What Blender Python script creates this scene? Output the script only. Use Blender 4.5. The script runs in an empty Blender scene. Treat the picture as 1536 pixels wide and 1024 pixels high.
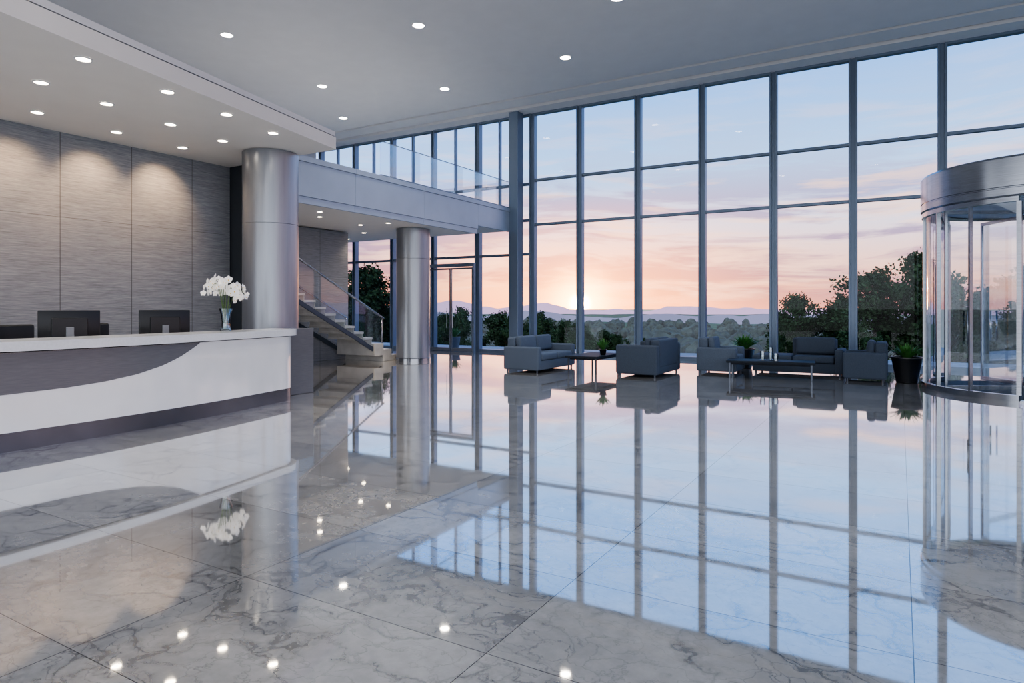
import bpy, bmesh, math, random
from mathutils import Vector, Matrix
import mathutils
random.seed(7)
col=bpy.context.scene.collection

# ------------------------------------------------------------------ helpers
def lin(c):
    out=[]
    for v in c[:3]:
        v/=255.0
        out.append(v/12.92 if v<=0.04045 else ((v+0.055)/1.055)**2.4)
    return (out[0],out[1],out[2],1)
class NT:
    def __init__(s,nt): s.nt=nt
    def n(s,t,**kw): return s.nt.nodes.new(t)
    def l(s,a,b): s.nt.links.new(a,b)
    def m(s,op,a,b=None,clamp=False):
        nd=s.nt.nodes.new('ShaderNodeMath'); nd.operation=op; nd.use_clamp=clamp
        for i,v in enumerate((a,b)):
            if v is None: continue
            if isinstance(v,(int,float)): nd.inputs[i].default_value=v
            else: s.l(v,nd.inputs[i])
        return nd.outputs[0]
    def vm(s,op,a,b=None):
        nd=s.nt.nodes.new('ShaderNodeVectorMath'); nd.operation=op
        for i,v in enumerate((a,b)):
            if v is None: continue
            if isinstance(v,(tuple,list)): nd.inputs[i].default_value=v
            else: s.l(v,nd.inputs[i])
        return nd
    def mix(s,f,a,b,bt='MIX'):
        nd=s.nt.nodes.new('ShaderNodeMix'); nd.data_type='RGBA'; nd.blend_type=bt
        for i,v in ((0,f),(6,a),(7,b)):
            if isinstance(v,(int,float)): nd.inputs[i].default_value=v
            elif isinstance(v,(tuple,list)): nd.inputs[i].default_value=v
            else: s.l(v,nd.inputs[i])
        return nd.outputs[2]
    def ramp(s,f,stops,interp='LINEAR'):
        nd=s.nt.nodes.new('ShaderNodeValToRGB'); cr=nd.color_ramp; cr.interpolation=interp
        while len(cr.elements)<len(stops): cr.elements.new(0.5)
        for e,(p,c) in zip(cr.elements,stops):
            e.position=p; e.color=c if isinstance(c,(tuple,list)) else (c,c,c,1)
        s.l(f,nd.inputs[0]); return nd.outputs[0]
    def noise(s,vec,scale,detail=4,rough=.5,dist=0):
        nd=s.nt.nodes.new('ShaderNodeTexNoise')
        nd.inputs['Scale'].default_value=scale; nd.inputs['Detail'].default_value=detail
        nd.inputs['Roughness'].default_value=rough; nd.inputs['Distortion'].default_value=dist
        if vec is not None: s.l(vec,nd.inputs['Vector'])
        return nd.outputs[0]
    def edge(s,vec,scale):
        nd=s.nt.nodes.new('ShaderNodeTexVoronoi'); nd.feature='DISTANCE_TO_EDGE'
        nd.inputs['Scale'].default_value=scale; s.l(vec,nd.inputs['Vector']); return nd.outputs['Distance']
def newmat(name):
    m=bpy.data.materials.new(name); m.use_nodes=True
    t=NT(m.node_tree); b=m.node_tree.nodes['Principled BSDF']
    return m,t,b
def pmat(name,c,rough=.5,metal=0,var=.06,nscale=6,stretch=(1,1,1),bump=0,emit=None,es=0,spec=None,coat=0):
    m,t,b=newmat(name)
    tc=t.n('ShaderNodeTexCoord'); v=t.vm('MULTIPLY',tc.outputs['Object'],stretch).outputs[0]
    nz=t.noise(v,nscale,5)
    c=lin(c)
    lo=tuple(x*(1-var*2) for x in c[:3])+(1,); hi=tuple(min(1,x*(1+var*2)) for x in c[:3])+(1,)
    t.l(t.ramp(nz,[(.3,lo),(.7,hi)]),b.inputs['Base Color'])
    b.inputs['Roughness'].default_value=rough; b.inputs['Metallic'].default_value=metal
    if spec is not None: b.inputs['Specular IOR Level'].default_value=spec
    if coat: b.inputs['Coat Weight'].default_value=coat; b.inputs['Coat Roughness'].default_value=.03
    if bump:
        bp=t.n('ShaderNodeBump'); bp.inputs['Strength'].default_value=bump; bp.inputs['Distance'].default_value=.01
        t.l(nz,bp.inputs['Height']); t.l(bp.outputs[0],b.inputs['Normal'])
    if emit:
        b.inputs['Emission Color'].default_value=emit; b.inputs['Emission Strength'].default_value=es
    return m
def glassmat(name,tint=(.97,.98,1,1),refl=1.0,base=.03,rough=0.0):
    m=bpy.data.materials.new(name); m.use_nodes=True; nt=m.node_tree; nt.nodes.clear(); t=NT(nt)
    o=t.n('ShaderNodeOutputMaterial'); mx=t.n('ShaderNodeMixShader')
    tr=t.n('ShaderNodeBsdfTransparent'); tr.inputs[0].default_value=tint
    gl=t.n('ShaderNodeBsdfGlossy'); gl.inputs['Roughness'].default_value=rough; gl.inputs[0].default_value=(.9,.95,1,1)
    fr=t.n('ShaderNodeLayerWeight'); fr.inputs[0].default_value=.25
    f=t.m('ADD',t.m('MULTIPLY',fr.outputs['Fresnel'],refl),base,True)
    t.l(f,mx.inputs[0]); t.l(tr.outputs[0],mx.inputs[1]); t.l(gl.outputs[0],mx.inputs[2]); t.l(mx.outputs[0],o.inputs[0])
    return m

def fin(name,bm,mat,parent=None,loc=(0,0,0),smooth=False,rotz=0,angle=None):
    bmesh.ops.recalc_face_normals(bm,faces=bm.faces)
    me=bpy.data.meshes.new(name); bm.to_mesh(me); bm.free()
    ob=bpy.data.objects.new(name,me); col.objects.link(ob)
    if mat: me.materials.append(mat)
    if smooth:
        me.polygons.foreach_set('use_smooth',[True]*len(me.polygons))
        if angle is not None:
            try: me.set_sharp_from_angle(angle=math.radians(angle))
            except Exception: pass
    ob.location=loc; ob.rotation_euler=(0,0,rotz)
    if parent: ob.parent=parent
    return ob
def bx(bm,a,b,bev=0,seg=2,rot=None):
    x0,y0,z0=a;x1,y1,z1=b
    r=bmesh.ops.create_cube(bm,size=1)
    vs=r['verts']
    bmesh.ops.scale(bm,vec=(x1-x0,y1-y0,z1-z0),verts=vs)
    if bev:
        es=list({e for v in vs for e in v.link_edges})
        rr=bmesh.ops.bevel(bm,geom=es,offset=bev,segments=seg,affect='EDGES',profile=.5)
        vs=list({v for f in rr['faces'] for v in f.verts}|{v for v in vs if v.is_valid})
    if rot is not None: bmesh.ops.rotate(bm,cent=(0,0,0),matrix=rot,verts=vs)
    bmesh.ops.translate(bm,vec=((x0+x1)/2,(y0+y1)/2,(z0+z1)/2),verts=vs)
    return vs
def boxes(name,lst,mat,parent=None,bev=0,seg=2,loc=(0,0,0),smooth=False,rotz=0):
    bm=bmesh.new()
    for a,b in lst: bx(bm,a,b,bev,seg)
    return fin(name,bm,mat,parent,loc,smooth,rotz,angle=35 if smooth else None)
def lathe(bm,prof,seg=32,c=(0,0),a0=0,a1=2*math.pi):
    full=abs(a1-a0-2*math.pi)<1e-6
    n=seg if full else seg+1
    rings=[]
    for (r,z) in prof:
        ring=[]
        for i in range(n):
            a=a0+(a1-a0)*i/seg
            ring.append(bm.verts.new((c[0]+r*math.cos(a),c[1]+r*math.sin(a),z)))
        rings.append(ring)
    for k in range(len(rings)-1):
        for i in range(seg):
            j=(i+1)%n if full else i+1
            bm.faces.new((rings[k][i],rings[k][j],rings[k+1][j],rings[k+1][i]))
    return rings
def lat(name,prof,mat,parent=None,loc=(0,0,0),seg=32,angle=40,cap=False):
    bm=bmesh.new(); p=[(max(r,1e-4),z) for r,z in prof]
    lathe(bm,p,seg)
    bmesh.ops.remove_doubles(bm,verts=bm.verts,dist=2e-4)
    return fin(name,bm,mat,parent,loc,True,angle=angle)
def tube(bm,pts,r,seg=8,r1=None,caps=True):
    pts=[Vector(p) for p in pts]; rings=[]
    n=len(pts)
    for i,p in enumerate(pts):
        d=(pts[min(i+1,n-1)]-pts[max(i-1,0)]).normalized()
        up=Vector((0,0,1)) if abs(d.z)<.95 else Vector((1,0,0))
        u=d.cross(up).normalized(); v=d.cross(u)
        rr=r if r1 is None else r+(r1-r)*i/(n-1)
        rings.append([bm.verts.new(p+u*math.cos(2*math.pi*k/seg)*rr+v*math.sin(2*math.pi*k/seg)*rr) for k in range(seg)])
    for a,b in zip(rings,rings[1:]):
        for k in range(seg): bm.faces.new((a[k],a[(k+1)%seg],b[(k+1)%seg],b[k]))
    if caps:
        bm.faces.new(rings[0]); bm.faces.new(list(reversed(rings[-1])))
def tubeo(name,pts,r,mat,parent=None,seg=10,loc=(0,0,0),r1=None):
    bm=bmesh.new(); tube(bm,pts,r,seg,r1); return fin(name,bm,mat,parent,loc,True,angle=50)
def thing(name,label,cat,loc=(0,0,0),rotz=0,group=None):
    e=bpy.data.objects.new(name,None); col.objects.link(e); e.empty_display_size=.2
    e.location=loc; e.rotation_euler=(0,0,rotz); e['label']=label; e['category']=cat
    if group: e['group']=group
    return e
def struct(ob,label=None,cat=None):
    ob['kind']='structure'
    if label: ob['label']=label
    if cat: ob['category']=cat
    return ob
def tag(ob,label,cat,group=None,kind=None):
    ob['label']=label; ob['category']=cat
    if group: ob['group']=group
    if kind: ob['kind']=kind
    return ob
def clone(root,loc,rotz=0,label=None,scale=None):
    r=root.copy(); col.objects.link(r); r.location=loc; r.rotation_euler=(0,0,rotz)
    if scale: r.scale=scale
    if label: r['label']=label
    def rec(src,dst):
        for ch in [c for c in src.children]:
            c=ch.copy(); col.objects.link(c); c.parent=dst
            rec(ch,c)
    rec(root,r)
    return r

# ------------------------------------------------------------------ materials
def marble():
    m,t,b=newmat('polished_marble')
    geo=t.n('ShaderNodeNewGeometry'); pos=geo.outputs['Position']
    sh=t.vm('ADD',pos,(-0.05+160,-1.5+90,0)).outputs[0]
    sx=t.n('ShaderNodeSeparateXYZ'); t.l(sh,sx.inputs[0])
    ux=t.m('DIVIDE',sx.outputs[0],1.6); uy=t.m('DIVIDE',sx.outputs[1],.9)
    ix=t.m('FLOOR',ux); iy=t.m('FLOOR',uy)
    cb=t.n('ShaderNodeCombineXYZ'); t.l(ix,cb.inputs[0]); t.l(iy,cb.inputs[1])
    wn=t.n('ShaderNodeTexWhiteNoise'); wn.noise_dimensions='3D'; t.l(cb.outputs[0],wn.inputs['Vector'])
    off=t.vm('MULTIPLY',wn.outputs['Color'],(40,40,40)).outputs[0]
    v=t.vm('ADD',pos,off).outputs[0]
    wnz=t.n('ShaderNodeTexNoise'); wnz.inputs['Scale'].default_value=1.7; wnz.inputs['Detail'].default_value=6; wnz.inputs['Roughness'].default_value=.56; t.l(v,wnz.inputs['Vector'])
    wv=t.vm('ADD',v,t.vm('MULTIPLY',wnz.outputs['Color'],(.9,.9,.9)).outputs[0]).outputs[0]
    rot=t.n('ShaderNodeMapping'); rot.inputs['Rotation'].default_value=(0,0,.6); rot.inputs['Scale'].default_value=(1,1.9,1); t.l(wv,rot.inputs[0]); wv=rot.outputs[0]
    e1=t.edge(wv,1.5); e2=t.edge(wv,4.2); n3=t.noise(v,14,6,.65); n4=t.noise(v,1.4,5,.55); n6=t.noise(v,2.2,3,.5)
    a1=t.ramp(e1,[(0,0.30),(.007,.58),(.026,.87),(.09,1.0)]); a2=t.ramp(e2,[(0,.52),(.012,.83),(.045,1.0)])
    k1=t.ramp(n6,[(.36,0.1),(.58,1.0)]); k2=t.ramp(n4,[(.40,0.2),(.62,1.0)])
    a1=t.m('ADD',t.m('MULTIPLY',t.m('SUBTRACT',a1,1),k1),1); a2=t.m('ADD',t.m('MULTIPLY',t.m('SUBTRACT',a2,1),k2),1)
    cl=t.ramp(n4,[(.3,1.0),(.7,.80)])
    f=t.m('MULTIPLY',t.m('MULTIPLY',a1,a2),cl)
    f=t.m('MULTIPLY',f,t.m('ADD',t.m('MULTIPLY',n3,.3),.84))
    f=t.m('MULTIPLY',f,t.m('ADD',t.m('MULTIPLY',wn.outputs['Value'],.16),.88),True)
    base=t.ramp(f,[(0.0,lin((54,53,54))),(.4,lin((108,107,107))),(.8,lin((172,170,168))),(1.0,lin((206,204,201)))])
    fx=t.m('FRACT',ux); fy=t.m('FRACT',uy)
    gx=t.m('MULTIPLY',t.m('MINIMUM',fx,t.m('SUBTRACT',1,fx)),1.6); gy=t.m('MULTIPLY',t.m('MINIMUM',fy,t.m('SUBTRACT',1,fy)),.9)
    g=t.m('LESS_THAN',t.m('MINIMUM',gx,gy),.0022)
    base=t.mix(g,base,lin((66,64,64)))
    t.l(base,b.inputs['Base Color'])
    rg=t.m('ADD',t.m('MULTIPLY',n3,.035),.015); t.l(rg,b.inputs['Roughness'])
    b.inputs['IOR'].default_value=1.6
    gl=t.n('ShaderNodeBsdfGlossy'); gl.inputs[0].default_value=(.99,.98,.96,1); t.l(rg,gl.inputs['Roughness'])
    mx=t.n('ShaderNodeMixShader')
    lw=t.n('ShaderNodeLayerWeight'); lw.inputs[0].default_value=.45
    f=t.m('ADD',t.m('MULTIPLY',lw.outputs['Facing'],.57),.085,True)
    f=t.m('MULTIPLY',f,t.m('SUBTRACT',1,t.m('MULTIPLY',g,.75)))
    t.l(f,mx.inputs[0]); t.l(b.outputs[0],mx.inputs[1]); t.l(gl.outputs[0],mx.inputs[2])
    out=[n for n in m.node_tree.nodes if n.type=='OUTPUT_MATERIAL'][0]
    t.l(mx.outputs[0],out.inputs[0])
    return m
M_floor=marble()
def stonewall(name,y0,pw,zj,c0,c1):
    m,t,b=newmat(name)
    geo=t.n('ShaderNodeNewGeometry'); pos=geo.outputs['Position']
    s=t.n('ShaderNodeSeparateXYZ'); t.l(pos,s.inputs[0])
    v=t.vm('MULTIPLY',pos,(1.4,1.4,28)).outputs[0]
    n1=t.noise(v,1.7,8,.65,.3); v2=t.vm('MULTIPLY',pos,(3.5,3.5,75)).outputs[0]; n2=t.noise(v2,1.6,5,.7)
    f=t.m('ADD',t.m('MULTIPLY',n1,.5),t.m('MULTIPLY',n2,.5))
    c=t.ramp(f,[(.32,lin(c0)),(.68,lin(c1))])
    u=t.m('DIVIDE',t.m('ADD',s.outputs[1],100*pw-y0),pw); fu=t.m('FRACT',u)
    gu=t.m('MULTIPLY',t.m('MINIMUM',fu,t.m('SUBTRACT',1,fu)),pw)
    w=t.m('DIVIDE',s.outputs[2],zj); fw=t.m('FRACT',w)
    gw=t.m('MULTIPLY',t.m('MINIMUM',fw,t.m('SUBTRACT',1,fw)),zj)
    g=t.m('LESS_THAN',t.m('MINIMUM',gu,t.m('MULTIPLY',gw,1.8)),.005)
    c=t.mix(g,c,lin((78,78,84)))
    t.l(c,b.inputs['Base Color']); b.inputs['Roughness'].default_value=.55
    bp=t.n('ShaderNodeBump'); bp.inputs['Strength'].default_value=.3; bp.inputs['Distance'].default_value=.006
    t.l(f,bp.inputs['Height']); t.l(bp.outputs[0],b.inputs['Normal'])
    return m
M_stone=stonewall('grey_striated_stone',5.52,1.17,3.0,(108,113,122),(170,175,184))
M_stone2=stonewall('dark_striated_stone',9.4,1.3,2.4,(104,108,117),(154,159,169))
M_ceil=pmat('painted_ceiling',(219,220,224),.6,0,.01,2)
M_soff=pmat('painted_soffit',(230,228,226),.5,0,.01,2)
M_wall=pmat('painted_wall',(192,198,208),.6,0,.02,2)
M_dark=pmat('dark_panel',(56,62,70),.45,0,.05,4)
M_slot=pmat('ceiling_slot_black',(34,38,44),.6,0,.05,4)
M_frame=pmat('anodised_frame',(118,133,152),.35,.35,.03,3,(1,1,.2))
M_framed=pmat('dark_anodised_frame',(70,80,94),.35,.4,.04,3)
M_fascia=pmat('fascia_panel',(168,181,198),.30,.25,.02,2)
M_steel=pmat('brushed_steel',(158,163,171),.20,.92,.05,3,(1,1,30))
M_colm=pmat('column_cladding',(154,159,167),.33,.8,.03,1.5,(8,8,.6))
M_chrome=pmat('polished_chrome',(190,195,200),.15,1,.02,4)
M_legm=pmat('dark_steel_leg',(84,90,100),.35,.8,.03,4)
M_white=pmat('white_lacquer',(243,242,241),.10,0,.01,3,coat=1)
M_quartz=pmat('white_quartz',(230,231,232),.2,0,.02,40,coat=.3)
M_greyp=pmat('grey_woodgrain',(108,109,113),.22,0,.04,3,(2,2,30))
M_kick=pmat('brushed_plinth_metal',(96,96,98),.2,.85,.05,4)
M_black=pmat('black_plastic',(20,23,28),.35,0,.05,6)
M_standg=pmat('grey_plastic',(120,124,130),.35,.3,.05,6)
M_screen=pmat('dark_screen',(14,16,22),.12,0,.02,2)
M_fab=pmat('slate_fabric',(70,80,95),.85,0,.10,90,bump=.3)
M_fab2=pmat('blue_grey_fabric',(92,103,119),.85,0,.10,90,bump=.3)
M_ttop=pmat('dark_table_top',(40,45,54),.65,0,.08,6,(1,12,1),spec=.25)
M_pot=pmat('black_ceramic',(24,26,30),.3,0,.05,5)
M_soil=pmat('soil',(48,38,30),.9,0,.2,30,bump=.5)
M_leaf=pmat('plant_leaf',(74,130,62),.5,0,.25,8)
M_leafd=pmat('tree_leaf',(48,68,46),.8,0,.3,.8,spec=.1)
M_bark=pmat('bark',(48,42,38),.9,0,.2,6,bump=.4)
M_petal=pmat('white_petal',(250,248,246),.5,0,.02,10,emit=(1,.97,.93,1),es=.10)  # faint self-glow added to lift the white, no lamp inside
M_yel=pmat('orchid_centre',(222,190,90),.5,0,.1,10)
M_stem=pmat('green_stem',(84,110,60),.5,0,.1,10)
M_glass=glassmat('window_glass',(.95,.975,1,1),.3,.015)
M_rail=glassmat('balustrade_glass',(.95,.975,1,1),.3,.02)
M_dglass=glassmat('door_glass',(.90,.945,.98,1),.5,.06)
M_vase=glassmat('vase_glass',(.9,.94,.96,1),1.0,.10)
M_terr=pmat('terrace_paving',(150,150,154),.7,0,.08,2)
M_step=pmat('stone_step',(200,197,192),.4,0,.05,5)
def emis(name,c,s):
    m,t,b=newmat(name); b.inputs['Base Color'].default_value=(.9,.9,.9,1)
    n=t.noise(None,3,1); t.l(t.ramp(n,[(0,c),(1,c)]),b.inputs['Emission Color']); b.inputs['Emission Strength'].default_value=s
    return m
M_lamp=emis('warm_lamp',(1,.84,.64,1),32)
M_lampc=emis('neutral_lamp',(1,.91,.80,1),36)

# ------------------------------------------------------------------ room shell
YW=19.0; ZC=8.0
struct(boxes('floor',[((-22,-8,-.12),(12,19.2,0))],M_floor),'polished grey veined marble floor with large slabs','floor')
struct(boxes('ceiling',[((-22,-8,ZC),(12,17.53,ZC+.2)),((-22,17.60,ZC-.03),(12,18.28,ZC+.2)),((-22,18.36,7.90),(12,19.2,ZC+.2))],M_ceil),'smooth pale painted high ceiling','ceiling')
struct(boxes('trim_1',[((-22,17.53,ZC+.04),(12,17.60,ZC+.1)),((-22,18.28,ZC+.03),(12,18.36,ZC+.1))],M_slot),'dark shadow-gap slots in the ceiling','trim')
def prism(name,poly,z0,z1,mat,parent=None):
    bm=bmesh.new()
    lo=[bm.verts.new((x,y,z0)) for x,y in poly]; hi=[bm.verts.new((x,y,z1)) for x,y in poly]
    bm.faces.new(lo); bm.faces.new(hi)
    n=len(poly)
    for i in range(n): bm.faces.new((lo[i],lo[(i+1)%n],hi[(i+1)%n],hi[i]))
    return fin(name,bm,mat,parent)
def edgeX(y): return -8.88+(8.7-y)*(1.3/5.7)
struct(prism('ceiling_reception',[(-12.2,-3),(edgeX(-3),-3),(edgeX(8.7),8.7),(-12.2,8.7)],4.4,4.62,M_soff),'pale dropped ceiling over the reception desk','ceiling')
struct(prism('trim_3',[(-12.2,-3),(edgeX(-3)-.03,-3),(edgeX(8.67)-.03,8.67),(-12.2,8.67)],4.622,4.635,M_framed),'dark shadow gap above the dropped ceiling','trim')
struct(prism('trim_2',[(-12.2,-3),(edgeX(-3)-.005,-3),(edgeX(8.68)-.005,8.68),(-12.2,8.68)],4.637,4.72,M_ceil),'thin band above the dropped ceiling','trim')
struct(boxes('wall_left',[((-12.2,-3,0),(-11.9,8.7,4.398))],M_stone),'grey horizontally striated stone panel wall','wall')
struct(boxes('wall_passage',[((-12.2,8.72,0),(-11.25,8.84,4.70))],M_dark),'dark recessed wall beside the round column','wall')
struct(boxes('wall_stair',[((-14.6,8.9,0),(-14.2,14.4,3.74))],M_stone2),'dark grey striated stone wall behind the staircase','wall')
struct(boxes('wall_far',[((-20.6,2,0),(-20.3,18.8,ZC-.002))],M_wall),'plain grey side wall','wall')

# mezzanine
mz=thing('mezzanine_balcony','blue-grey clad balcony slab with clear glass balustrade','balcony',(-11,9,3.75))
def L(a): return (a[0]+11,a[1]-9,a[2]-3.75)
boxes('slab',[(L((-20.2,8.86,3.77)),L((-11.1,16.6,4.72))),(L((-20.2,16.6,4.05)),L((-11.1,18.75,4.72)))],M_soff,mz)
pan=[]
ys=[8.86,11.4,14.0,16.6]
for a,b in zip(ys,ys[1:]):
    pan.append((L((-11.1,a+.002,3.75)),L((-11.03,b-.002,3.90)))); pan.append((L((-11.1,a+.002,3.902)),L((-11.0,b-.002,4.64)))); pan.append((L((-11.1,a+.002,4.642)),L((-10.97,b-.002,4.76))))
pan.append((L((-11.1,16.602,4.0)),L((-11.0,18.75,4.64)))); pan.append((L((-11.1,16.602,4.642)),L((-10.97,18.75,4.76))))
boxes('fascia',pan,M_fascia,mz,.002,1)
Y0R=12.3
boxes('top_rail',[(L((-11.058,Y0R,5.62)),L((-11.042,18.7,5.64)))],M_frame,mz,.005,2)
gy=Y0R
while gy<18.6:
    g2=min(gy+1.62,18.68)
    boxes('glass_panel',[(L((-11.06,gy+.01,4.82)),L((-11.045,g2-.02,5.615)))],M_rail,mz)
    gy+=1.62
boxes('base_shoe',[(L((-11.09,Y0R,4.762)),L((-11.01,18.7,4.80)))],M_frame,mz)

# ------------------------------------------------------------------ window wall
edges=[8.56,6.64,4.72,2.80,.88,-1.04,-2.96,-4.88,-6.80,-8.72,-10.42]
def mullion(bm,x,z0,z1,w=.10):
    bx(bm,(x-w,YW-.10,z0),(x-w+.05,YW+.10,z1),.004,1)
    bx(bm,(x+w-.05,YW-.10,z0),(x+w,YW+.10,z1),.004,1)
    bx(bm,(x-w+.05,YW-.05,z0),(x+w-.05,YW+.06,z1))
wn=0
def window(x0,x1,tr,z0=0,z1=7.90,w=.10,lab='tall clear curtain-wall bay in blue-grey metal frame',mid=None):
    global wn; wn+=1
    bm=bmesh.new()
    mullion(bm,x0,z0,z1,w)
    for z in tr: bx(bm,(x0+w,YW-.07,z-.04),(x1-w,YW+.07,z+.04),.004,1)
    bx(bm,(x0+w,YW-.09,z0),(x1-w,YW+.09,z0+.10)); bx(bm,(x0+w,YW-.09,z1-.06),(x1-w,YW+.09,z1))
    if mid:
        for (mx,a,b) in mid: bx(bm,(mx-.03,YW-.06,a),(mx+.03,YW+.06,b))
    o=fin('window_%d'%wn,bm,M_frame); struct(o,lab,'window')
    bm=bmesh.new()
    bm.faces.new([bm.verts.new(p) for p in ((x0+w,YW,z0+.1),(x1-w,YW,z0+.1),(x1-w,YW,z1-.06),(x0+w,YW,z1-.06))])
    fin('glass_pane',bm,M_glass,o)
    return o
for a,b in zip(edges[1:],edges): window(a,b,[4.24,5.70])
window(-12.58,-10.42,[3.28,4.4,5.6],mid=[(-11.7,4.4,7.85)],lab='curtain-wall bay meeting the balcony')
le=[-12.58,-14.5,-16.42,-18.34,-20.2]
for a,b in zip(le[1:],le): window(a,b,[3.28,4.4,5.6],mid=[((a+b)/2,4.4,7.85)],w=.08,lab='narrow-divided curtain-wall bay above and below the balcony')
cc=thing('square_column','blue-grey metal clad square column at the glazing','column',(-10.84,18.6,0))
boxes('shaft',[((-.17,-.18,.12),(.17,.18,7.89))],M_frame,cc,.012,2)
boxes('base',[((-.20,-.21,0),(.20,.21,.12))],M_framed,cc,.01,1)
dr=thing('glass_entrance_door','double glass door with slim steel frame and pull handles','door',(-13.54,18.7,0))
for s in (-1,1):
    bm=bmesh.new(); x0,x1=(0.01,.93) if s>0 else (-.93,-.01)
    bx(bm,(x0,-.02,.01),(x0+.04,.02,2.9));bx(bm,(x1-.04,-.02,.01),(x1,.02,2.9));bx(bm,(x0+.04,-.02,.01),(x1-.04,.02,.13));bx(bm,(x0+.04,-.02,2.84),(x1-.04,.02,2.9))
    lf=fin('door_leaf',bm,M_steel,dr)
    boxes('glass_pane',[((x0+.04,-.006,.13),(x1-.04,.006,2.84))],M_glass,lf)
    tubeo('handle',[(s*.12,-.07,.8),(s*.12,-.07,1.5)],.014,M_chrome,lf)
bm=bmesh.new(); bx(bm,(-1.0,-.05,0),(-.94,.05,3.05)); bx(bm,(.94,-.05,0),(1.0,.05,3.05)); bx(bm,(-.94,-.05,2.93),(.94,.05,3.05)); fin('door_frame',bm,M_frame,dr)

# ------------------------------------------------------------------ round columns
def rcol(x,y,r,h,joints,label):
    c=thing('round_column',label,'column',(x,y,0))
    lat('base_ring',[(r+.02,0),(r+.02,.08),(r+.004,.09),(r-.01,.09)],M_steel,c,seg=64)
    pr=[]
    a=.092
    for j in joints+[h]:
        pr+=[(r-.008,a),(r,a+.004),(r,j-.004),(r-.008,j)]; a=j+.003
    lat('shaft',pr,M_colm,c,seg=72,angle=30)
    return c
rcol(-10.2,8.33,.50,4.395,[3.05],'large brushed grey metal clad round column beside reception')
rcol(-12.07,14.83,.48,3.765,[2.9],'brushed grey metal clad round column beside the staircase')

# ------------------------------------------------------------------ staircase
st=thing('staircase','open straight stair with stone treads, glass balustrade and steel handrail','staircase',(-13.37,14.85,0))
rise,tread=.17,.345
N=15
for i in range(N):
    y0=-i*tread
    if i<3: boxes('step',[((-.68,y0-tread-.02,0 if i==0 else i*rise-.17),(.78,y0,(i+1)*rise))],M_step,st,.008,1)
    else: boxes('step',[((-.68,y0-tread-.03,(i+1)*rise-.06),(.68,y0,(i+1)*rise)),((-.66,y0-.025,i*rise),(.66,y0-.005,(i+1)*rise-.06))],M_step,st,.006,1)
slope=rise/tread
def strg(x0,x1,name,mat,zl,zh,ya=-.9,yb=-N*tread):
    bm=bmesh.new()
    pts=[(ya,-ya*slope+zl if -ya*slope+zl>0 else 0),(yb,-yb*slope+zl),(yb,-yb*slope+zh),(ya,-ya*slope+zh)]
    A=[bm.verts.new((x0,y,z)) for y,z in pts]; B=[bm.verts.new((x1,y,z)) for y,z in pts]
    bm.faces.new(A);bm.faces.new(B)
    for k in range(4): bm.faces.new((A[k],A[(k+1)%4],B[(k+1)%4],B[k]))
    return fin(name,bm,mat,st)
strg(.69,.73,'stringer',M_framed,-.22,-.10,ya=-.5)
strg(-.73,-.69,'stringer',M_framed,-.22,-.10,ya=-.5)
for s in (1,-1):
    X=.71*s
    k=-.75
    while k>-N*tread+.3:
        k2=k-1.15
        strg(X-.008,X+.008,'glass_panel',M_rail,-.09,.86,ya=k,yb=max(k2+.03,-N*tread)); k=k2
    tubeo('handrail',[(X,-.60,.60*slope+.90)]+[(X,-y,y*slope+.90) for y in (2,3.5,N*tread)],.026,M_steel,st)
    bm=bmesh.new()
    tube(bm,[(X,-.68,.34),(X,-.68,.68*slope+.88)],.02,8)
    fin('newel_post',bm,M_steel,st,smooth=True)

# ------------------------------------------------------------------ reception counter
def fX(y): return -8.0-0.034*(y-3.2)**2
rc=thing('reception_counter','long curved white lacquer reception counter with a grey sweep along the front','reception counter',(0,0,0))
def outline(off,depth,y0=-.5,y1=7.66):
    r=.55
    P=[]
    n=48
    ye=y1+off
    for i in range(n+1):
        y=y0+(ye-r-y0)*i/n; P.append((fX(y)+off,y))
    cx=P[-1][0]-r; cy=ye-r
    for i in range(1,13):
        a=math.pi/2*i/12; P.append((cx+r*math.cos(a),cy+r*math.sin(a)))
    yb=ye; P.append((fX(yb)-depth,yb))
    for i in range(n+1):
        y=yb-.02+(y0-yb+.02)*i/n; P.append((fX(y)-depth,y))
    return P
def pris(name,P,z0,z1,mat,sm=True):
    bm=bmesh.new()
    lo=[bm.verts.new((x,y,z0)) for x,y in P]; hi=[bm.verts.new((x,y,z1)) for x,y in P]
    bm.faces.new(lo); bm.faces.new(hi); n=len(P)
    for i in range(n): bm.faces.new((lo[i],lo[(i+1)%n],hi[(i+1)%n],hi[i]))
    return fin(name,bm,mat,rc,smooth=sm,angle=28)
pris('kick_plate',outline(-.004,.60),0,.20,M_kick)
pris('counter_body',outline(0,.60),.20,1.035,M_white)
pris('counter_top',outline(.07,.70),1.05,1.15,M_quartz)
pris('shadow_gap',outline(-.03,.58),1.035,1.05,M_slot)
bm=bmesh.new(); prev=None
bound=[(-.5,.585),(2,.59),(3.2,.60),(3.8,.615),(4.2,.64),(4.6,.69),(4.95,.77),(5.2,.86),(5.4,.96),(5.52,1.03)]
def bz(y):
    for (a,za),(b,zb) in zip(bound,bound[1:]):
        if y<=b:
            t=(y-a)/(b-a); return za+(zb-za)*t
    return 1.03
n=80
for i in range(n+1):
    y=-.5+6.02*i/n; z=bz(y)
    q=[bm.verts.new((fX(y)+o,y,zz)) for o,zz in ((.001,z),(.008,z+.004),(.008,1.034),(.001,1.034))]
    if prev:
        for k in range(3): bm.faces.new((prev[k],prev[k+1],q[k+1],q[k]))
    prev=q
fin('grey_sweep',bm,M_greyp,rc,smooth=True,angle=30)  # thin grey strip on the front with a curved lower edge
boxes('work_surface',[((-9.85,.6,.71),(-8.6,7.4,.75))],M_quartz,rc,.004,1)
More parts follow.
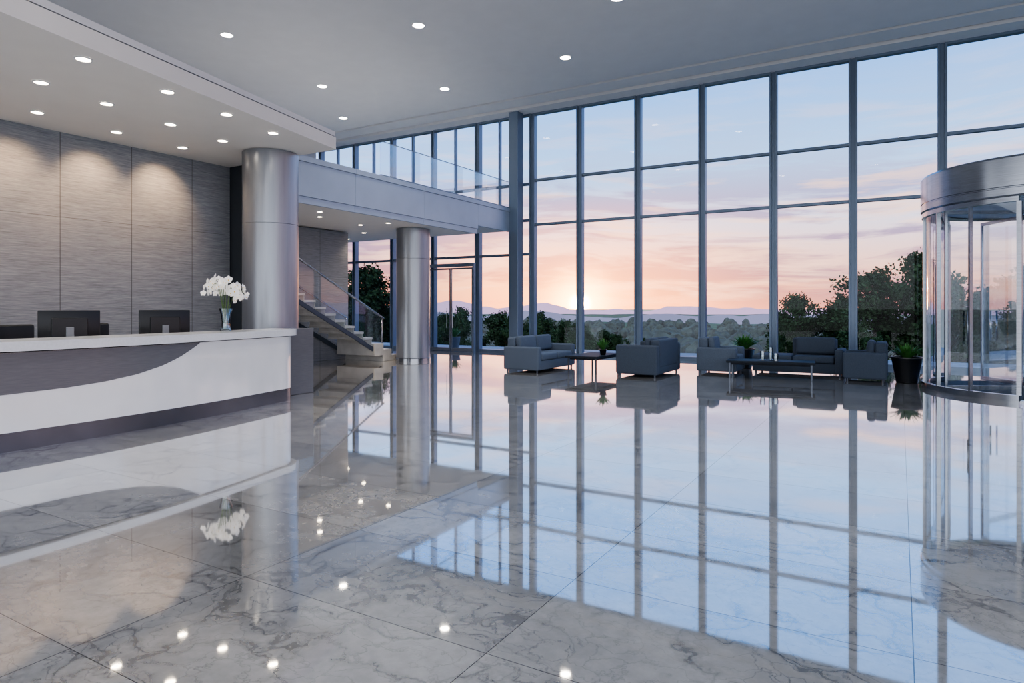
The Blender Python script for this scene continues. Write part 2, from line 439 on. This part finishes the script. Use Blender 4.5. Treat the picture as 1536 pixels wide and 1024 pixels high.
boxes('support_panel',[((-9.8,.65,0),(-9.76,7.35,.71)),((-9.76,.65,0),(-8.7,.7,.71)),((-9.76,7.3,0),(-9.2,7.35,.71))],M_greyp,rc)
boxes('end_cabinet',[((-9.62,7.70,0),(-9.02,8.3,1.14))],M_greyp,rc,.008,1)

def monitor(loc,rz,label):
    m=thing('computer_monitor',label,'monitor',loc,rz,'monitors behind the reception counter')
    boxes('screen_housing',[((-.02,-.34,.30),(.02,.34,.72))],M_black,m,.008,2,smooth=True)
    boxes('screen',[((-.024,-.32,.325),(-.019,.32,.70))],M_screen,m)
    boxes('rear_housing',[((.02,-.2,.36),(.05,.2,.62))],M_black,m,.012,2)
    boxes('stand_neck',[((.05,-.045,.02),(.075,.045,.50))],M_standg,m,.006,1)
    boxes('stand_base',[((-.12,-.13,0),(.12,.13,.018))],M_standg,m,.006,1)
    return m
m1=monitor((-9.35,4.45,.75),-.35,'black computer monitor on grey stand')
clone(m1,(-9.38,5.76,.75),-.35)
clone(m1,(-9.3,3.28,.75),-.35)
clone(m1,(-9.3,1.9,.75),-.3)
def ochair(loc,rz):
    c=thing('office_chair','black upholstered swivel office chair behind the counter','chair',loc,rz,'office chairs behind the reception counter')
    boxes('seat',[((-.25,-.25,.44),(.25,.25,.53))],M_black,c,.035,3,smooth=True)
    boxes('backrest',[((-.30,-.27,.66),(-.22,.27,1.27))],M_black,c,.035,3,smooth=True)
    boxes('back_bracket',[((-.33,-.03,.42),(-.30,.03,.9)),((-.33,-.03,.41),(-.1,.03,.44))],M_standg,c)
    tubeo('gas_column',[(0,0,.1),(0,0,.44)],.03,M_chrome,c)
    bm=bmesh.new()
    for k in range(5):
        a=k*2*math.pi/5; tube(bm,[(0,0,.11),(.3*math.cos(a),.3*math.sin(a),.075)],.022,8)
    fin('star_base',bm,M_standg,c,smooth=True,angle=40)
    for k in range(5):
        a=k*2*math.pi/5; bm=bmesh.new(); x,y=.3*math.cos(a),.3*math.sin(a)
        tube(bm,[(x-.02*math.sin(a),y+.02*math.cos(a),.03),(x+.02*math.sin(a),y-.02*math.cos(a),.03)],.03,12); fin('caster',bm,M_black,c,smooth=True,angle=40)
    return c
c1=ochair((-10.35,4.35,0),0.1); clone(c1,(-10.35,5.3,0),-.1); clone(c1,(-10.4,6.75,0),0.2)

# vase and orchids
vx,vy,vz=-8.74,6.32,1.15
vs=thing('glass_vase','clear flared glass vase on the white counter','vase',(vx,vy,vz))
lat('vase_body',[(0,0),(.075,0),(.08,.012),(.062,.06),(.058,.14),(.07,.25),(.098,.345),(.092,.345),(.064,.25),(.052,.14),(.054,.07),(.06,.035),(0,.03)],M_vase,vs,seg=40)
lat('water',[(0,.035),(.05,.036),(.05,.14),(.054,.17),(0,.17)],glassmat('water',(.82,.9,.88,1),.8,.06),vs,seg=32)
ob=thing('orchid_bouquet','white orchid sprays with green stems standing in a glass vase','flowers',(vx,vy,vz+.03))
tips=[]
bmS=bmesh.new()
rs=random.Random(3)
for k in range(9):
    a=k*2*math.pi/9+rs.uniform(-.2,.2); sp=rs.uniform(.08,.31); hh=rs.uniform(.52,.78)
    pts=[]
    for i in range(11):
        t=i/10; rad=.02*(1-t)+sp*(t**1.4); z=.01+hh*math.sin(t*2.1)
        pts.append((math.cos(a)*rad,math.sin(a)*rad,z))
    tube(bmS,pts,.005,6,.003)
    for i in (5,6,7,8,9,10): tips.append((Vector(pts[i]),a,i))
fin('stems',bmS,M_stem,ob,smooth=True)
def petal(bm,ang,l,w,mi=0,cup=.25):
    vv=[]
    nseg=5
    for i in range(nseg+1):
        t=i/nseg; ww=w*math.sin(math.pi*(.12+.83*t))
        for s in (-1,0,1):
            x=l*t; y=s*ww; z=cup*l*t*t*.6+(abs(s))*cup*ww*.5
            c,si=math.cos(ang),math.sin(ang)
            vv.append(bm.verts.new((x*c-y*si,x*si+y*c,z)))
    for i in range(nseg):
        for s in range(2):
            f=bm.faces.new((vv[i*3+s],vv[i*3+s+1],vv[i*3+s+4],vv[i*3+s+3])); f.material_index=mi
bm=bmesh.new()
for k in range(5): petal(bm,math.pi/2+k*2*math.pi/5,.055,.033 if k in(1,4) else .023)
petal(bm,-math.pi/2,.020,.009,1,1.2)
proto=None; nb=0
for (p,a,i) in tips:
    for rep in range(2):
        if (rep and i==5) or nb>=99: continue
        nb+=1
        d=Vector((math.cos(a)+rs.uniform(-.6,.6),math.sin(a)+rs.uniform(-.6,.6),rs.uniform(-.3,.4))).normalized()
        q=d.to_track_quat('Z','Y').to_euler()
        if proto is None:
            proto=fin('blossom',bm,M_petal,ob,smooth=True); proto.data.materials.append(M_yel); o=proto
        else:
            o=proto.copy(); col.objects.link(o); o.parent=ob
        o.location=p+d*.03+Vector((rs.uniform(-.06,.06),rs.uniform(-.06,.06),rs.uniform(-.07,.04))); o.rotation_euler=q
        s=rs.uniform(.8,1.1); o.scale=(s,s,s)

# ------------------------------------------------------------------ seating
def sofa(loc,rz,w,label,fab,d=.95,h=.80,arms=(1,1),armh=.60,cat='sofa',name='sofa',ncush=2,armfab=None,group='slate lounge sofas',back0=0.0):
    s=thing(name,label,cat,loc,rz,group)
    aw=.18; x0=-w/2; x1=w/2
    boxes('base',[((x0+.01,-d/2+.02,.06),(x1-.01,d/2-.01,.28))],fab,s,.02,2,smooth=True)
    ax0=x0+(aw if arms[0] else 0); ax1=x1-(aw if arms[1] else 0)
    af=armfab or fab
    if arms[0]: boxes('armrest',[((x0,-d/2,.06),(x0+aw,d/2,armh))],af,s,.045,4,smooth=True)
    if arms[1]: boxes('armrest',[((x1-aw,-d/2,.06),(x1,d/2,armh))],af,s,.045,4,smooth=True)
    boxes('backrest',[((ax0+(ax1-ax0)*back0+.002,d/2-.22,.2),(ax1-.002,d/2,h))],fab,s,.045,4,smooth=True)
    cw=(ax1-ax0)/ncush
    for k in range(ncush):
        yb=d/2-.23 if (k+.5)/ncush>back0 else d/2-.01
        boxes('seat_cushion',[((ax0+cw*k+.006,-d/2-.01,.285),(ax0+cw*(k+1)-.006,yb,.44))],fab,s,.05,4,smooth=True)
        if (k+.5)/ncush>back0:
            bm=bmesh.new(); bx(bm,(ax0+cw*k+.012,d/2-.38,.45),(ax0+cw*(k+1)-.012,d/2-.225,h+.03),.06,4,rot=Matrix.Rotation(math.radians(-7),3,'X')); fin('back_cushion',bm,fab,s,smooth=True,angle=40)
    for xx in (x0+.08,x1-.08):
        for yy in (-d/2+.08,d/2-.08):
            bm=bmesh.new(); lathe(bm,[(.020,0),(.026,.065)],12,(xx,yy)); bmesh.ops.holes_fill(bm,edges=bm.edges); fin('leg',bm,M_legm,s,smooth=True,angle=40)
    return s
HP=math.pi/2
sofa((-7.63,14.3,0),HP,2.0,'blue-grey fabric two-seat sofa beside the low table',M_fab2)
sofa((-4.95,14.55,0),-HP,1.75,'slate fabric two-seat sofa with square back beside the low table',M_fab,armh=.70)
sofa((-2.0,16.35,0),0,1.9,'long slate fabric daybed sofa with half-length backrest before the glazing',M_fab,arms=(0,1),back0=.45)
sofa((-3.62,15.75,0),HP,.95,'blue-grey fabric armchair before the glazing',M_fab2,cat='armchair',name='armchair',ncush=1,group='lounge armchairs',d=.9)
sofa((-.62,15.6,0),-HP,.95,'slate fabric armchair beside the black potted plant',M_fab,cat='armchair',name='armchair',ncush=1,group='lounge armchairs',d=.8)
def ctable(loc,rz,w,d,h,label):
    t=thing('coffee_table',label,'coffee table',loc,rz,'low lounge tables')
    boxes('table_top',[((-w/2,-d/2,h-.05),(w/2,d/2,h))],M_ttop,t,.006,2)
    boxes('apron',[((-w/2+.10,-d/2+.08,h-.09),(w/2-.10,d/2-.08,h-.051))],M_ttop,t,.004,1)
    for x in (-w/2+.07,w/2-.07):
        for y in (-d/2+.06,d/2-.06):
            boxes('leg',[((x-.017,y-.017,0),(x+.017,y+.017,h-.051))],M_legm,t,.003,1)
    return t
ctable((-6.25,14.4,0),HP,1.5,.8,.41,'low dark-topped coffee table with steel legs between the sofas')
ctable((-2.40,14.98,0),.12,1.75,.70,.38,'long low dark table with steel legs before the sofa')

def blades(bm,n,l,spread,rs,w=.02,z0=0,up=1.0):
    for k in range(n):
        a=rs.uniform(0,2*math.pi); L_=l*rs.uniform(.6,1.05); b=rs.uniform(.25,1.0)*spread
        pr=None
        for i in range(7):
            t=i/6; r=.02+L_*b*t; z=z0+L_*up*(t*1.25-.65*b*t*t)
            ww=w*math.sin(math.pi*(.15+.84*t)); c,s=math.cos(a),math.sin(a)
            q=[bm.verts.new((c*r-s*ww,s*r+c*ww,z)),bm.verts.new((c*r,s*r,z-.006)),bm.verts.new((c*r+s*ww,s*r-c*ww,z))]
            if pr:
                bm.faces.new((pr[0],pr[1],q[1],q[0])); bm.faces.new((pr[1],pr[2],q[2],q[1]))
            pr=q
def plant(loc,pr,ph,ll,n,label,pm=M_pot,w=.02,seed=1,spread=.8,up=1.0):
    p=thing('potted_plant',label,'plant',loc)
    lat('pot',[(0,0),(pr*.62,0),(pr*.68,.01),(pr*.96,ph*.93),(pr,ph*.95),(pr,ph),(pr*.9,ph),(pr*.86,ph*.85),(0,ph*.85)],pm,p,seg=36)
    lat('soil',[(0,ph*.9),(pr*.85,ph*.88),(pr*.85,ph*.86),(0,ph*.86)],M_soil,p,seg=24)
    bm=bmesh.new(); blades(bm,n,ll,spread,random.Random(seed),w,ph*.88,up)
    fin('foliage',bm,M_leaf,p,smooth=True)
    return p
plant((.12,15.5,0),.29,.52,.40,150,'leafy green plant in a large round black pot',w=.024,seed=2,spread=.95,up=.8)
plant((-3.35,17.1,0),.25,.50,.46,150,'bushy green plant in a black pot behind the armchair',w=.028,seed=4,up=.85,spread=1.0)
plant((-6.0,14.35,.41),.09,.13,.26,70,'small green plant in a dark pot on the low table',w=.016,seed=6)
plant((-14.3,20.0,-.02),.22,.45,.4,90,'green plant in a grey pot outside on the terrace',pm=M_standg,w=.022,seed=9)
for i,(x,y,h,r) in enumerate([(-2.55,14.93,.20,.055),(-2.40,15.01,.28,.045),(-2.28,14.89,.16,.06)]):
    c=thing('hurricane_lantern','clear glass lantern with chrome base on the low table','lantern',(x,y,.38),0,'glass lanterns on the low table')
    lat('lantern_base',[(0,0),(r,0),(r,.02),(r*.5,.03),(0,.03)],M_chrome,c,seg=24)
    lat('glass_shade',[(r*.75,.03),(r*.95,h*.5),(r*.9,h),(r*.85,h),(r*.9,h*.5),(r*.7,.03)],M_vase,c,seg=24)
    lat('candle',[(0,.03),(r*.45,.03),(r*.45,h*.55),(0,h*.56)],M_petal,c,seg=16)

# ------------------------------------------------------------------ revolving door
RD=(2.30,15.0); rr=1.9; ZB,ZT=3.30,3.97
rd=thing('revolving_door','round glass revolving door with brushed steel drum canopy','revolving door',(RD[0],RD[1],0))
bm=bmesh.new(); lathe(bm,[(rr-.3,ZB),(rr+.03,ZB),(rr+.06,ZB+.03),(rr+.06,ZB+.14),(rr+.045,ZB+.15),(rr+.045,ZB+.165),(rr+.06,ZB+.175),(rr+.06,ZT-.04),(rr+.03,ZT),(rr-.3,ZT+.02),(.01,ZT+.02)],96)
fin('drum_canopy',bm,M_steel,rd,smooth=True,angle=30)
lat('canopy_ceiling',[(0,ZB+.02),(rr-.28,ZB+.02),(rr-.28,ZB+.1),(0,ZB+.1)],M_wall,rd,seg=64)
lat('floor_mat',[(0,.0),(rr-.08,.0),(rr-.08,.012),(0,.012)],pmat('mat_grey',(80,84,90),.9,0,.15,60,bump=.4),rd,seg=64)
def arc(name,r0,r1,z0,z1,a0,a1,mat,seg=40,par=rd):
    bm=bmesh.new(); lathe(bm,[(r0,z0),(r1,z0),(r1,z1),(r0,z1),(r0,z0)],seg,(0,0),math.radians(a0),math.radians(a1))
    bmesh.ops.remove_doubles(bm,verts=bm.verts,dist=1e-5); bmesh.ops.holes_fill(bm,edges=bm.edges)
    return fin(name,bm,mat,par,smooth=True,angle=30)
def arcsheet(name,r,z0,z1,a0,a1,mat,seg=48,par=rd):
    bm=bmesh.new(); lathe(bm,[(r,z0),(r,z1)],seg,(0,0),math.radians(a0),math.radians(a1))
    return fin(name,bm,mat,par,smooth=True)
for a0,a1 in ((140,250),(-68,40)):
    arc('base_rail',rr-.05,rr+.04,0,.10,a0,a1,M_steel)
    arc('head_rail',rr-.05,rr+.04,ZB-.08,ZB,a0,a1,M_steel)
    arcsheet('curved_glass',rr-.006,.10,ZB-.08,a0,a1,M_dglass)
    nn=5
    for k in range(nn+1):
        a=a0+(a1-a0)*k/nn; w=1.0 if k in(0,nn) else .45
        arc('post',rr-.04,rr+.03,.10,ZB-.08,a-w,a+w,M_steel,4)
arc('threshold_ring',rr-.10,rr+.06,0,.02,250.5,291.5,M_steel)
tubeo('center_shaft',[(0,0,0.012),(0,0,ZB+.02)],.05,M_steel,rd,seg=16)
for k in range(4):
    a=math.radians(28+90*k); mtx=Matrix.Rotation(a,4,'Z')
    bm=bmesh.new(); R_=rr-.08; zt=ZB-.05
    for A,B in (((.05,-.018,.03),(.09,.018,zt)),((R_-.04,-.018,.03),(R_,.018,zt)),((.09,-.018,.03),(R_-.04,.018,.11)),((.09,-.018,zt-.06),(R_-.04,.018,zt))): bx(bm,A,B)
    bmesh.ops.transform(bm,matrix=mtx,verts=bm.verts); wg=fin('door_wing',bm,M_steel,rd)
    bm=bmesh.new(); bm.faces.new([bm.verts.new(p) for p in ((.09,0,.11),(R_-.04,0,.11),(R_-.04,0,zt-.06),(.09,0,zt-.06))]); bmesh.ops.transform(bm,matrix=mtx,verts=bm.verts); fin('glass_pane',bm,M_dglass,wg)
    bm=bmesh.new(); tube(bm,[(1.45,.06,.85),(1.45,.06,1.45)],.016,8); bmesh.ops.transform(bm,matrix=mtx,verts=bm.verts); fin('push_handle',bm,M_chrome,wg,smooth=True)

# ------------------------------------------------------------------ downlights
protos={}
def downlight(x,y,z,r,mat,key,energy,color,size=1.2,tilt=None,label='round recessed ceiling downlight glowing warm white',blend=.9):
    if key not in protos:
        e=thing('recessed_downlight',label,'light',(x,y,z),0,key)
        lat('trim_ring',[(r+.022,-.001),(r+.02,-.012),(r+.003,-.014),(r,-.004),(r,-.001)],M_ceil,e,seg=28)
        lat('lens',[(0,-.004),(r,-.004),(r,-.002),(0,-.002)],mat,e,seg=28)
        protos[key]=e
    else: e=clone(protos[key],(x,y,z))
    ld=bpy.data.lights.new('downlight_bulb','SPOT'); ld.energy=energy; ld.color=color; ld.spot_size=size; ld.spot_blend=blend; ld.shadow_soft_size=.05
    lo=bpy.data.objects.new('downlight_bulb',ld); col.objects.link(lo); lo.location=(x,y,z-.05)
    if tilt is not None: lo.rotation_euler=(0,-tilt,0)
    return e
for x,y in [(-13.79,10.0),(-9.53,11.9),(-7.47,15.37),(-14.57,13.73),(-11.62,15.74),(-16.4,16.4),(-5.1,12.97),(-9.0,7.5),(-4.5,8.2),(-5.0,3.5),(0,9),(-1,4)]:
    downlight(x,y,ZC,.13,M_lampc,'main ceiling downlights',300,(1,.95,.88),1.7)
WARM=(1,.62,.33)
for x,y in [(-8.18,4.04),(-9.49,4.18),(-8.44,5.22),(-9.68,5.09),(-8.67,6.28),(-9.9,6.17),(-8.93,7.34),(-10.1,7.24),(-8.0,2.6),(-9.4,3.0),(-8.0,1.3),(-9.4,1.6)]:
    downlight(x,y,4.4,.075,M_lamp,'reception downlights',42,(1,.90,.78),1.8)
for x,y in [(-10.99,4.79),(-11.1,5.99),(-11.15,7.18),(-11.0,3.55),(-11.0,2.3)]:
    downlight(x,y,4.4,.075,M_lamp,'reception downlights',140,WARM,1.4,tilt=-.70,blend=1.0)
for x,y in [(-12.4,11.6),(-12.65,13.3),(-13.9,14.75),(-13.1,15.5),(-11.75,13.4),(-11.75,11.0),(-15.6,15.8)]:
    downlight(x,y,3.77,.06,M_lamp,'balcony soffit downlights',64,(1,.76,.52),2.2)

# ------------------------------------------------------------------ exterior
tag(boxes('terrace',[((-30,19.2,-.3),(14,22.2,-.02))],M_terr),'pale paved outdoor terrace outside the glazing','terrace')
def tz(x,y):
    r=math.hypot(x,y)
    P=[(0,-.35),(26,-.45),(34,-1.8),(50,-4.5),(80,-7.5),(150,-12),(400,-15),(3000,-17)]
    for (a,za),(b,zb) in zip(P,P[1:]):
        if r<=b:
            z=za+(zb-za)*(r-a)/(b-a); break
    if r>30: z+=mathutils.noise.noise(Vector((x*.02,y*.02,0)))*min(2.5,(r-30)*.03)
    return z
bm=bmesh.new(); rads=[15,19,23,26,30,34,40,50,60,70,80,95,110,130,150,180,220,270,340,430,550,700,900,1200,1600,2200]
prev=None
for r in rads:
    row=[]
    for i in range(91):
        a=math.radians(-88+i*150/90); x,y=r*math.sin(a),r*math.cos(a); row.append(bm.verts.new((x,y,tz(x,y))))
    if prev:
        for i in range(90): bm.faces.new((prev[i],prev[i+1],row[i+1],row[i]))
    prev=row
M_grass=pmat('meadow',(90,102,80),.95,0,.2,.05,spec=.1)
tag(fin('meadow',bm,M_grass,smooth=True),'dim green meadow falling away into a wooded valley','ground')
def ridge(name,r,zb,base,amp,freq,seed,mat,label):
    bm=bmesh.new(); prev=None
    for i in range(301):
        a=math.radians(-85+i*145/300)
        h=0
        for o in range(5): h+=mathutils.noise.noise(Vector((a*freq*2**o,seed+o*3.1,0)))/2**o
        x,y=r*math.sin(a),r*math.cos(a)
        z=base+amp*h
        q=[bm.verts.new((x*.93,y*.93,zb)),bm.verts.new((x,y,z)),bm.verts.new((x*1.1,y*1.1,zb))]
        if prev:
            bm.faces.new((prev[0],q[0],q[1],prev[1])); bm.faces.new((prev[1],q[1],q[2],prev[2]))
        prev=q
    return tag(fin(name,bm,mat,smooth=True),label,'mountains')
ridge('mountain_range',2000,-30,2,30,7,4.2,pmat('violet_haze_glow',(150,140,160),1,0,.03,.002,emit=lin((225,160,165)),es=.75),'hazy violet mountain range on the horizon')  # distance haze painted as violet colour plus emission
ridge('wooded_ridge',800,-25,-7,8,9,8.1,pmat('green_haze_glow',(100,108,120),1,0,.06,.01,emit=lin((175,148,162)),es=.42),'hazy blue-green wooded ridge')  # air haze put into the ridge colour and its emission
def tree_mesh(seed,H=9.0,Wd=3.0,cl=110,per=85,ls=.14):
    rs=random.Random(seed); bt=bmesh.new(); lv=[]; lf=[]
    tube(bt,[(0,0,0),(.08,0,H*.3),(-.05,.1,H*.6),(0,0,H*.9)],.18,8,.04)
    lobes=[(Vector((rs.uniform(-.6,.6)*Wd,rs.uniform(-.6,.6)*Wd,H*rs.uniform(.35,.90))),rs.uniform(.25,.45)*Wd) for _ in range(9)]
    lobes.append((Vector((0,0,H*.85)),Wd*.30)); lobes.append((Vector((0,0,H*.68)),Wd*.5)); lobes.append((Vector((0,0,H*.45)),Wd*.6))
    for k in range(cl):
        lc,lr=lobes[k%len(lobes)]
        d=Vector((rs.gauss(0,1),rs.gauss(0,1),rs.gauss(0,1))).normalized()
        c=lc+d*lr*rs.uniform(.4,1.05); c.z=min(c.z,H*.97)
        if k%2==0: tube(bt,[(0,0,max(.2*H,c.z-1.6)),(c.x*.5,c.y*.5,c.z-.6),tuple(c)],.04,5,.012)
        s=rs.uniform(.30,.66)
        for j in range(per):
            p=c+Vector((rs.gauss(0,1),rs.gauss(0,1),rs.gauss(0,.75)))*s*.55
            n1=Vector((rs.gauss(0,1),rs.gauss(0,1),rs.gauss(0,1))).normalized(); u=n1.orthogonal().normalized()*ls*rs.uniform(.6,1.2); v=n1.cross(u).normalized()*ls*.6
            b=len(lv); lv+= [tuple(p+u),tuple(p+v),tuple(p-u),tuple(p-v)]; lf.append((b,b+1,b+2,b+3))
    m1=bpy.data.meshes.new('trunk'); bt.to_mesh(m1); bt.free(); m1.materials.append(M_bark)
    m2=bpy.data.meshes.new('foliage'); m2.from_pydata(lv,[],lf); m2.materials.append(M_leafd)
    return m1,m2,H
TM=[tree_mesh(11),tree_mesh(12,Wd=3.2,cl=125),tree_mesh(13,Wd=2.5,cl=95)]
def tree(x,y,top,k,ws=1.0,label='leafy broadleaf tree silhouetted against the dusk sky'):
    m1,m2,H=TM[k%3]; z=tz(x,y)-.05; s=(top-z)/H
    e=thing('tree',label,'tree',(x,y,z),k*1.3,'trees beyond the terrace'); e.scale=(s*ws,s*ws,s)
    for nm,me in (('trunk',m1),('foliage',m2)):
        o=bpy.data.objects.new(nm,me); col.objects.link(o); o.parent=e
tl=[(-6.1,49,2.9),(-3.7,51,2.8),(-1.4,49,4.7),(.9,49,5.6),(2.9,53,3.6),(5.0,52,3.4),(7.0,51,4.8),(9.4,50,4.2),
    (-25.0,26.8,4.3),(-27.2,29,3.0),(-23.2,28.6,2.0),(-8.6,60,.2),(-7.4,56,.7),(-2.4,44,1.2),
    (-54,66,1.9),(-51,69,1.4),(-48,68,2.0),(-45,73,1.7),(-42,71,1.2),(-39,73,1.4),(-36,68,1.0),(-34,70,.5),(-32,69,0),(-30,72,-.6),(-28,71,-1.2),(-26,74,-1.8),(-57,64,2.4),(-60,62,2.2)]
for k,(x,y,tp) in enumerate(tl): tree(x,y,tp,k,.88+.25*((k*7)%3)/2)
bmI=bmesh.new(); bmesh.ops.create_icosphere(bmI,subdivisions=2,radius=1); bmI.verts.ensure_lookup_table()
IV=[v.co.copy() for v in bmI.verts]; IF=[tuple(v.index for v in f.verts) for f in bmI.faces]; bmI.free()
rs=random.Random(5); V=[];F=[]
for k in range(1500):
    r=90*(7**rs.random()); a=math.radians(rs.uniform(-62,30)); x,y=r*math.sin(a),r*math.cos(a); z=tz(x,y)
    s=rs.uniform(1.6,3.2)*(1+r*.001); b=len(V)
    for c in IV:
        f=1+.45*mathutils.noise.noise(c*2.6+Vector((k,0,0)))
        V.append((c.x*s*f+x,c.y*s*f+y,c.z*s*1.2*f+s*.5+z))
    F+=[tuple(b+i for i in f) for f in IF]
me=bpy.data.meshes.new('distant_woodland'); me.from_pydata(V,[],F); me.materials.append(pmat('distant_foliage_haze_glow',(66,78,72),1,0,.2,.5,emit=lin((140,124,140)),es=.15,spec=.1))  # weak emission stands in for haze over the far trees
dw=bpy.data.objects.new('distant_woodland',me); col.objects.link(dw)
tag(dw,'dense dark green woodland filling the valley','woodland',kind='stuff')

# ------------------------------------------------------------------ world sky
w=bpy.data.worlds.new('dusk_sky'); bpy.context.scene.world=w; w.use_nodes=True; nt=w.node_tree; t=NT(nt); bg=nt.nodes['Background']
tc=t.n('ShaderNodeTexCoord'); d=t.vm('NORMALIZE',tc.outputs['Generated']).outputs[0]
s=t.n('ShaderNodeSeparateXYZ'); t.l(d,s.inputs[0]); z=s.outputs[2]
zz=t.m('MAXIMUM',z,0)
sky=t.ramp(zz,[(0,lin((232,146,132))),(.03,lin((246,172,144))),(.07,lin((240,192,180))),(.12,lin((216,206,222))),(.2,lin((156,193,238))),(.32,lin((114,168,234))),(.6,lin((102,154,220))),(1,lin((84,126,188)))])
sd=Vector((-.4195,.9137,.006)).normalized()
dp=t.vm('DOT_PRODUCT',d,tuple(sd)).outputs['Value']; dp=t.m('MAXIMUM',dp,0)
low=t.ramp(zz,[(0,1.0),(.06,.75),(.18,0.0)])
g1=t.m('MULTIPLY',t.m('POWER',dp,1500),7.0); g2=t.m('MULTIPLY',t.m('MULTIPLY',t.m('POWER',dp,45),2.0),low)
disc=t.m('MULTIPLY',t.m('POWER',dp,30000),120)
def cvec(f,c):
    nd=t.n('ShaderNodeVectorMath'); nd.operation='SCALE'; nd.inputs[0].default_value=c; t.l(f,nd.inputs['Scale']); return nd.outputs[0]
wv=t.n('ShaderNodeTexNoise'); wv.inputs['Scale'].default_value=3.0; t.l(d,wv.inputs['Vector'])
dd=t.vm('ADD',d,t.vm('MULTIPLY',wv.outputs['Color'],(.10,.10,.05)).outputs[0]).outputs[0]
cv=t.vm('MULTIPLY',dd,(2.0,2.0,17)).outputs[0]
cn=t.noise(cv,1.7,9,.62,.4)
cm=t.ramp(cn,[(.45,0.0),(.55,1.0)])
band=t.ramp(zz,[(0,.3),(.03,1.0),(.15,.95),(.22,.25),(.32,.06),(.7,0.0)])
cf=t.m('MULTIPLY',t.m('MULTIPLY',cm,band),.92)
ccol=t.ramp(zz,[(0,lin((160,98,108))),(.06,lin((148,112,138))),(.15,lin((148,142,180))),(.4,lin((190,200,222)))])
tot=t.mix(cf,sky,ccol)
cv2=t.vm('MULTIPLY',dd,(2.6,2.6,24)).outputs[0]
cn2=t.noise(cv2,2.1,8,.6,.3)
cf2=t.m('MULTIPLY',t.m('MULTIPLY',t.ramp(cn2,[(.5,0.0),(.64,1.0)]),band),.75)
tot=t.mix(cf2,tot,lin((255,206,184)))
tot=t.vm('ADD',tot,cvec(g1,(1,.38,.07))).outputs[0]
tot=t.vm('ADD',tot,cvec(g2,(1,.30,.02))).outputs[0]
tot=t.vm('ADD',tot,cvec(disc,(1,.6,.25))).outputs[0]
# the half of the sky away from the sunset is an even cool grey, added as interior fill
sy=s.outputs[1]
back_fill=t.ramp(t.m('MULTIPLY',sy,-1),[(0.0,0.0),(.45,1.0)])
tot=t.mix(t.m('MULTIPLY',back_fill,.9),tot,(.69,.72,.77,1))
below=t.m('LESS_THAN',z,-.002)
tot=t.mix(below,tot,(.257,.257,.257,1))  # below-horizon grey raised to light the ceiling from underneath
k=t.m('ADD',t.m('MULTIPLY',back_fill,.4),1.0)  # sky behind the camera brightened as added fill light for the room
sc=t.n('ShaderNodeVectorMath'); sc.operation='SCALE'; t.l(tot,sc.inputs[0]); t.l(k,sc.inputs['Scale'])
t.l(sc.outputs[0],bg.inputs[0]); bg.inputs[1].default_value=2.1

sun=bpy.data.lights.new('low_sun','SUN'); sun.energy=.08; sun.color=(1,.6,.35); sun.angle=.02
so=bpy.data.objects.new('low_sun',sun); col.objects.link(so); so.rotation_euler=Vector((sd.x,sd.y,.03)).to_track_quat('Z','Y').to_euler()

try: bpy.context.scene.view_settings.look='AgX - Medium High Contrast'
except Exception as ex: print('look',ex)
# ------------------------------------------------------------------ camera
cd=bpy.data.cameras.new('camera'); cam=bpy.data.objects.new('camera',cd); col.objects.link(cam)
cam.location=(0,0,1.5); cam.rotation_euler=(math.radians(90),0,math.radians(30.58))
cd.sensor_width=36; cd.lens=36*985/1536; cd.shift_y=-50/1536; cd.clip_end=5000; cd.clip_start=.05
bpy.context.scene.camera=cam
